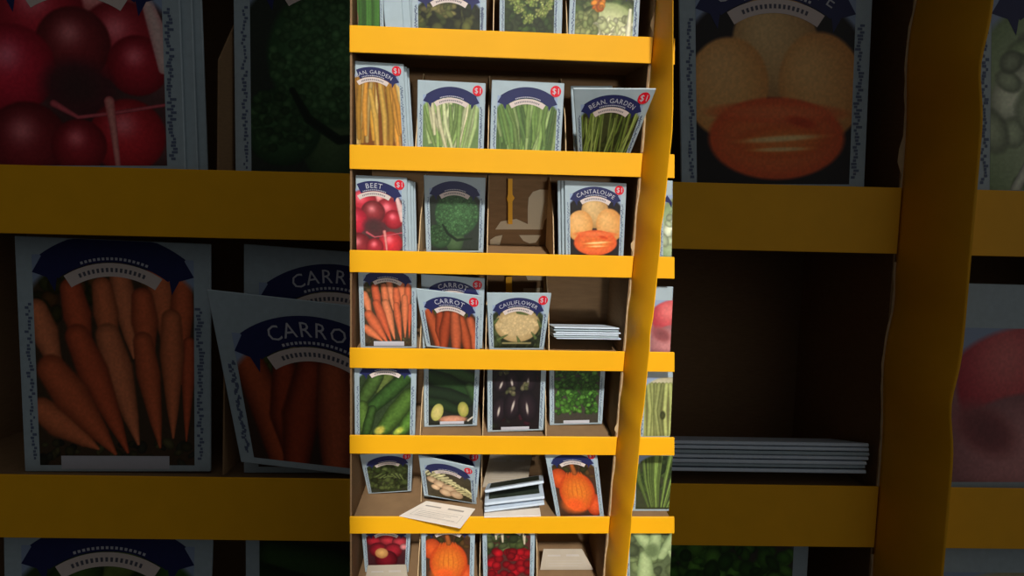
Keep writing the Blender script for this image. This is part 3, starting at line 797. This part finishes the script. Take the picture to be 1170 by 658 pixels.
PALE = mat('pale_packet_edge', (206, 220, 234), .5, .25, .04, 60)
flat_stack(CF, CZ[4], (633, 398), (708, 400), 6, 16, .0031, .0022, 'pale blue seed packet lying in the small flat stack on the fourth shelf', 'flat stack in the small empty compartment', [PALE, PACK, PALE], .004)
# sixth shelf: three tilted packets lying one above another, edges out, over a white one
zs6 = CZ[6]-SINK+.0006
DARKP = mat('dark_picture_ink', (46, 54, 42), .45, .25, .3, 60)
for i, (l0, r0_, word, sl_) in enumerate((((553.5, 560), (621, 549), 'topmost', .50), ((553.5, 575), (622, 567), 'middle', .19), ((553.5, 583.5), (622, 575), 'lowest', .03))):
    A = CF.face(*l0, .7515); B = CF.face(*r0_, .7515)
    c = (A+B)/2; w = np.linalg.norm(B-A); ax = (B-A)/w; ay = np.array([0, 1, -sl_]); ay -= ax*np.dot(ax, ay); ay /= np.linalg.norm(ay)
    lying(CF, 'seed_packet', 'pale packet edge-on, %s of three tilted packets on the sixth shelf' % word, 'seed packet', c+ay*.031, ax, ay, w, .062, .0045 if sl_ > .1 else .0034, PALE, face=DARKP)
A = CF.face(553, 593.5, .745); B = CF.face(618, 592, .745); c = (A+B)/2
lying(CF, 'seed_packet', 'white packet lying flat on the shelf lip under the three tilted packets', 'seed packet', (c[0], .7745, CZ[6]+.0001), B-A, (0.0, 1, -.13), np.linalg.norm(B-A), .06, .0016, PACKB)
# cream packet back sliding over the lip
Aq = [CF.w(*CF.shelf(px, py, z)) for px, py, z in ((456, 589, CZ[6]+.004), (526, 603, CZ[6]+.004), (543, 581, CZ[6]+.004), (487, 572, CZ[6]+.004))]
def loose(q, label, m, t=.0016, k=1.0, pr=True):
    TLq, TRq, BRq, BLq = [np.array(v) for v in q]
    n = np.cross(TRq-TLq, BLq-TLq); n /= np.linalg.norm(n); n = n if n[2] > 0 else -n
    wd = np.linalg.norm(TRq-TLq); h = np.linalg.norm(BLq-TLq)/wd
    def P3(a, b, d=0.0):
        v = b/h; qv = (TLq*(1-a)+TRq*a)*(1-v)+(BLq*(1-a)+BRq*a)*v+n*d; return Vector(qv)
    base = P3(.5, h/2, -t)
    root = empty('seed_packet', base, label, 'seed packet')
    mb = MB(); mb.hexa([P3(0, h, -t), P3(1, h, -t), P3(1, 0, -t), P3(0, 0, -t), P3(0, h), P3(1, h), P3(1, 0), P3(0, 0)])
    finish('envelope', mb, m, root, base, bevel=t*.2)
    if pr: back_print(root, P3, h, k)
    return root
loose([Aq[3], Aq[2], Aq[1], Aq[0]], 'cream packet back lying over the lip below the white bean packet', PACKB)
# packet backs leaning in their compartments
def leaning_back(row, y, lean, tl, tr, xl_, xr_, label, m):
    zs = CZ[row]-SINK+.0006; p0 = np.array([0, y, zs]); la = math.radians(lean); nn = np.array([0, -math.cos(la), math.sin(la)])
    def foot(px):
        lo_, hi_ = 300.0, 800.0
        for _ in range(50):
            mid = (lo_+hi_)/2
            if CF.plane(px, mid, p0, nn)[2] > zs+.0016: lo_ = mid
            else: hi_ = mid
        return CF.plane(px, lo_, p0, nn)
    return loose([CF.w(*q) for q in (CF.plane(*tl, p0, nn), CF.plane(*tr, p0, nn), foot(xr_), foot(xl_))], label, m)
leaning_back(6, .838, 12, (560, 519), (608, 519), 551, 602, 'grey-beige packet back leaning behind the tilted packets on the sixth shelf', PACKG)
leaning_back(7, .800, 30, (621, 627), (665, 627), 617, 678, 'beige packet back leaning at the right end of the bottom shelf', PACKG)  # beige sheet in the darker grey, its shade put into the colour
leaning_back(7, .757, 20, (420, 646), (464, 645), 415, 468, 'grey-white packet back in front of the red radish packet', PACKG)

# ------------------------------------------------------------------ packets of the enlarged rack copies
GG(3, (389, 199), (464, 203), 'enlarged dim copy of the beet seed packet at the upper left', 'beet', bl=(391, 300), br=(467, 300), title='BEET', yb=.014, lean=2)
for i, dx in enumerate((4.5, 8)):
    GG(3, (402+dx, 203+i), (464+dx, 206+i), 'plain packet edge right of the enlarged dim beet packet copy', None, bl=(404+dx, 300), br=(467+dx, 300), yb=.020+.0065*i, lean=2, plain=True, group='packets behind the large beet packet')
GG(3, (484, 200), (555, 203), 'enlarged dim copy of the broccoli seed packet left of the bright rack', 'broccoli', bl=(485, 300), br=(554, 300), yb=.045, lean=2, badge=False)
GG(4, (405, 308), (476, 311), 'enlarged dim copy of the orange carrot seed packet at lower left', 'carrots', bl=(409, 401), br=(476, 401), yb=.030, lean=2, strip=(.2, .78, .085, .015), badge=False, head=-.11)
GG(4, (488, 313), (554, 318), 'enlarged dim copy of the carrot packet showing above the tilted one left of the bright rack', 'carrot_bunch', bl=(488, 402), br=(551, 402), yb=.036, lean=2, title='CARROT')
GG(4, (474.5, 329.5), (550, 338), 'enlarged dim copy of the tilted carrot bunch seed packet left of the bright rack', 'carrot_bunch', bl=(487, 392), br=(548, 399), yb=.014, lean=-3, title='CARROT')
GG(5, (401, 407), (477, 408), 'enlarged dim copy of the cucumber seed packet whose top shows at the bottom left', 'cucumber', bl=(402.5, 503), br=(474, 503), yb=.02, lean=2, badge=False)
GG(5, (489, 394), (549, 396), 'enlarged dim copy of the zucchini seed packet top at the bottom beside the bright rack', 'zucchini', bl=(489, 498), br=(545, 498), yb=.02, lean=4, ribbon=False, banner=False, badge=False, head=-.12)
GG(3, (645, 206), (716, 209.5), 'enlarged dim copy of the cantaloupe seed packet at upper right', 'cantaloupe', bl=(646, 300), br=(712, 300), yb=.02, lean=2, title='CANTALOUPE')
GG(3, (752, 206), (830, 208), 'enlarged dim copy of the pale green vegetable packet at the top right corner', 'pale_head', bl=(751, 300), br=(826, 300), yb=.012, lean=3)
GG(4, (738, 327), (816, 329), 'enlarged dim copy of the pink radish seed packet at the right edge', 'radish', bl=(737, 403), br=(808, 403), yb=.012, lean=2, banner=False, ribbon=False, badge=False)
GG(5, (628, 397), (693, 399), 'enlarged dim copy of the leafy green seed packet top below the large flat stack', 'parsley', bl=(628, 498), br=(688, 498), yb=.02, lean=4, ribbon=False, banner=False, badge=False, head=-.12)
GG(5, (731, 416), (808, 417), 'enlarged dim copy of the pale bean packet top at the bottom right corner', 'asparagus_bean', bl=(729, 500), br=(802, 500), yb=.012, lean=2, banner=False, ribbon=False, badge=False)
flat_stack(GF, GZ[4], G((634, 398)), G((714, 400)), 7, 16, .0120, .0098, 'enlarged pale packet in the dim copy of the flat stack right of the bright rack', 'enlarged copy of the flat stack in its compartment', [PALE, PACK, PALE], .004)

# ------------------------------------------------------------------ the room
FLOOR = mat('grey_floor', (96, 92, 88), .6, .3, .12, 6)
WALL = mat('dark_wall', (70, 66, 62), .8, .1, .06, 5)
mb = MB(); mb.hexa([(-4, -2, -.1), (4, -2, -.1), (4, 2.7, -.1), (-4, 2.7, -.1), (-4, -2, 0), (4, -2, 0), (4, 2.7, 0), (-4, 2.7, 0)])
o = finish('floor', mb, FLOOR); o['kind'] = 'structure'
mb = MB(); mb.hexa([(-4, 2.6, 0), (4, 2.6, 0), (4, 2.7, 0), (-4, 2.7, 0), (-4, 2.6, 3.6), (4, 2.6, 3.6), (4, 2.7, 3.6), (-4, 2.7, 3.6)])
o = finish('wall_back', mb, WALL); o['kind'] = 'structure'

# ------------------------------------------------------------------ light: two added soft lamps confined to the middle rack, dim room light
def soft_lamp(az, el, energy, tall, name):
    d = Vector((-math.sin(az)*math.cos(el), math.cos(az)*math.cos(el), -math.sin(el)))
    L = bpy.data.lights.new(name, 'AREA'); L.shape = 'RECTANGLE'; L.size = .575; L.size_y = tall; L.spread = math.radians(5)
    L.energy = energy; L.color = (1.0, .95, .88)
    lo = bpy.data.objects.new(name, L); COL.objects.link(lo)
    p = Vector((.068, .75, H-.26))-d*1.3
    z_ = -d; x_ = Vector((0, 0, 1)).cross(z_).normalized(); y_ = z_.cross(x_)
    lo.matrix_world = Matrix(((x_.x, y_.x, z_.x, p.x), (x_.y, y_.y, z_.y, p.y), (x_.z, y_.z, z_.z, p.z), (0, 0, 0, 1)))
soft_lamp(math.radians(8), math.radians(46), 1.98, 1.0, 'added_rack_beam')  # added unseen lamp, beam kept narrow so the side racks stay dim
soft_lamp(math.radians(6), math.radians(4), .46, 1.25, 'added_rack_fill')  # second unseen lamp, added to lift shadows under the lips
w = bpy.data.worlds.new('room'); SC.world = w; w.use_nodes = True
w.node_tree.nodes['Background'].inputs['Color'].default_value = (1, .98, .95, 1)
nt = w.node_tree; tc = nt.nodes.new('ShaderNodeTexCoord'); dt = nt.nodes.new('ShaderNodeVectorMath'); dt.operation = 'DOT_PRODUCT'
dt.inputs[1].default_value = Vector((.74, -.38, .56)).normalized()
ma = nt.nodes.new('ShaderNodeMath'); ma.operation = 'MAXIMUM'; ma.inputs[1].default_value = 0
mm = nt.nodes.new('ShaderNodeMath'); mm.operation = 'MULTIPLY_ADD'; mm.inputs[1].default_value = .245; mm.inputs[2].default_value = .010
nt.links.new(tc.outputs['Generated'], dt.inputs[0]); nt.links.new(dt.outputs['Value'], ma.inputs[0]); pw = nt.nodes.new('ShaderNodeMath'); pw.operation = 'POWER'; pw.inputs[1].default_value = 2
nt.links.new(ma.outputs[0], pw.inputs[0]); nt.links.new(pw.outputs[0], mm.inputs[0])
nt.links.new(mm.outputs[0], nt.nodes['Background'].inputs['Strength'])

vs = SC.view_settings
vs.view_transform = 'Standard'; vs.look = 'None'; vs.exposure = 0; vs.gamma = 1; vs.use_curve_mapping = False
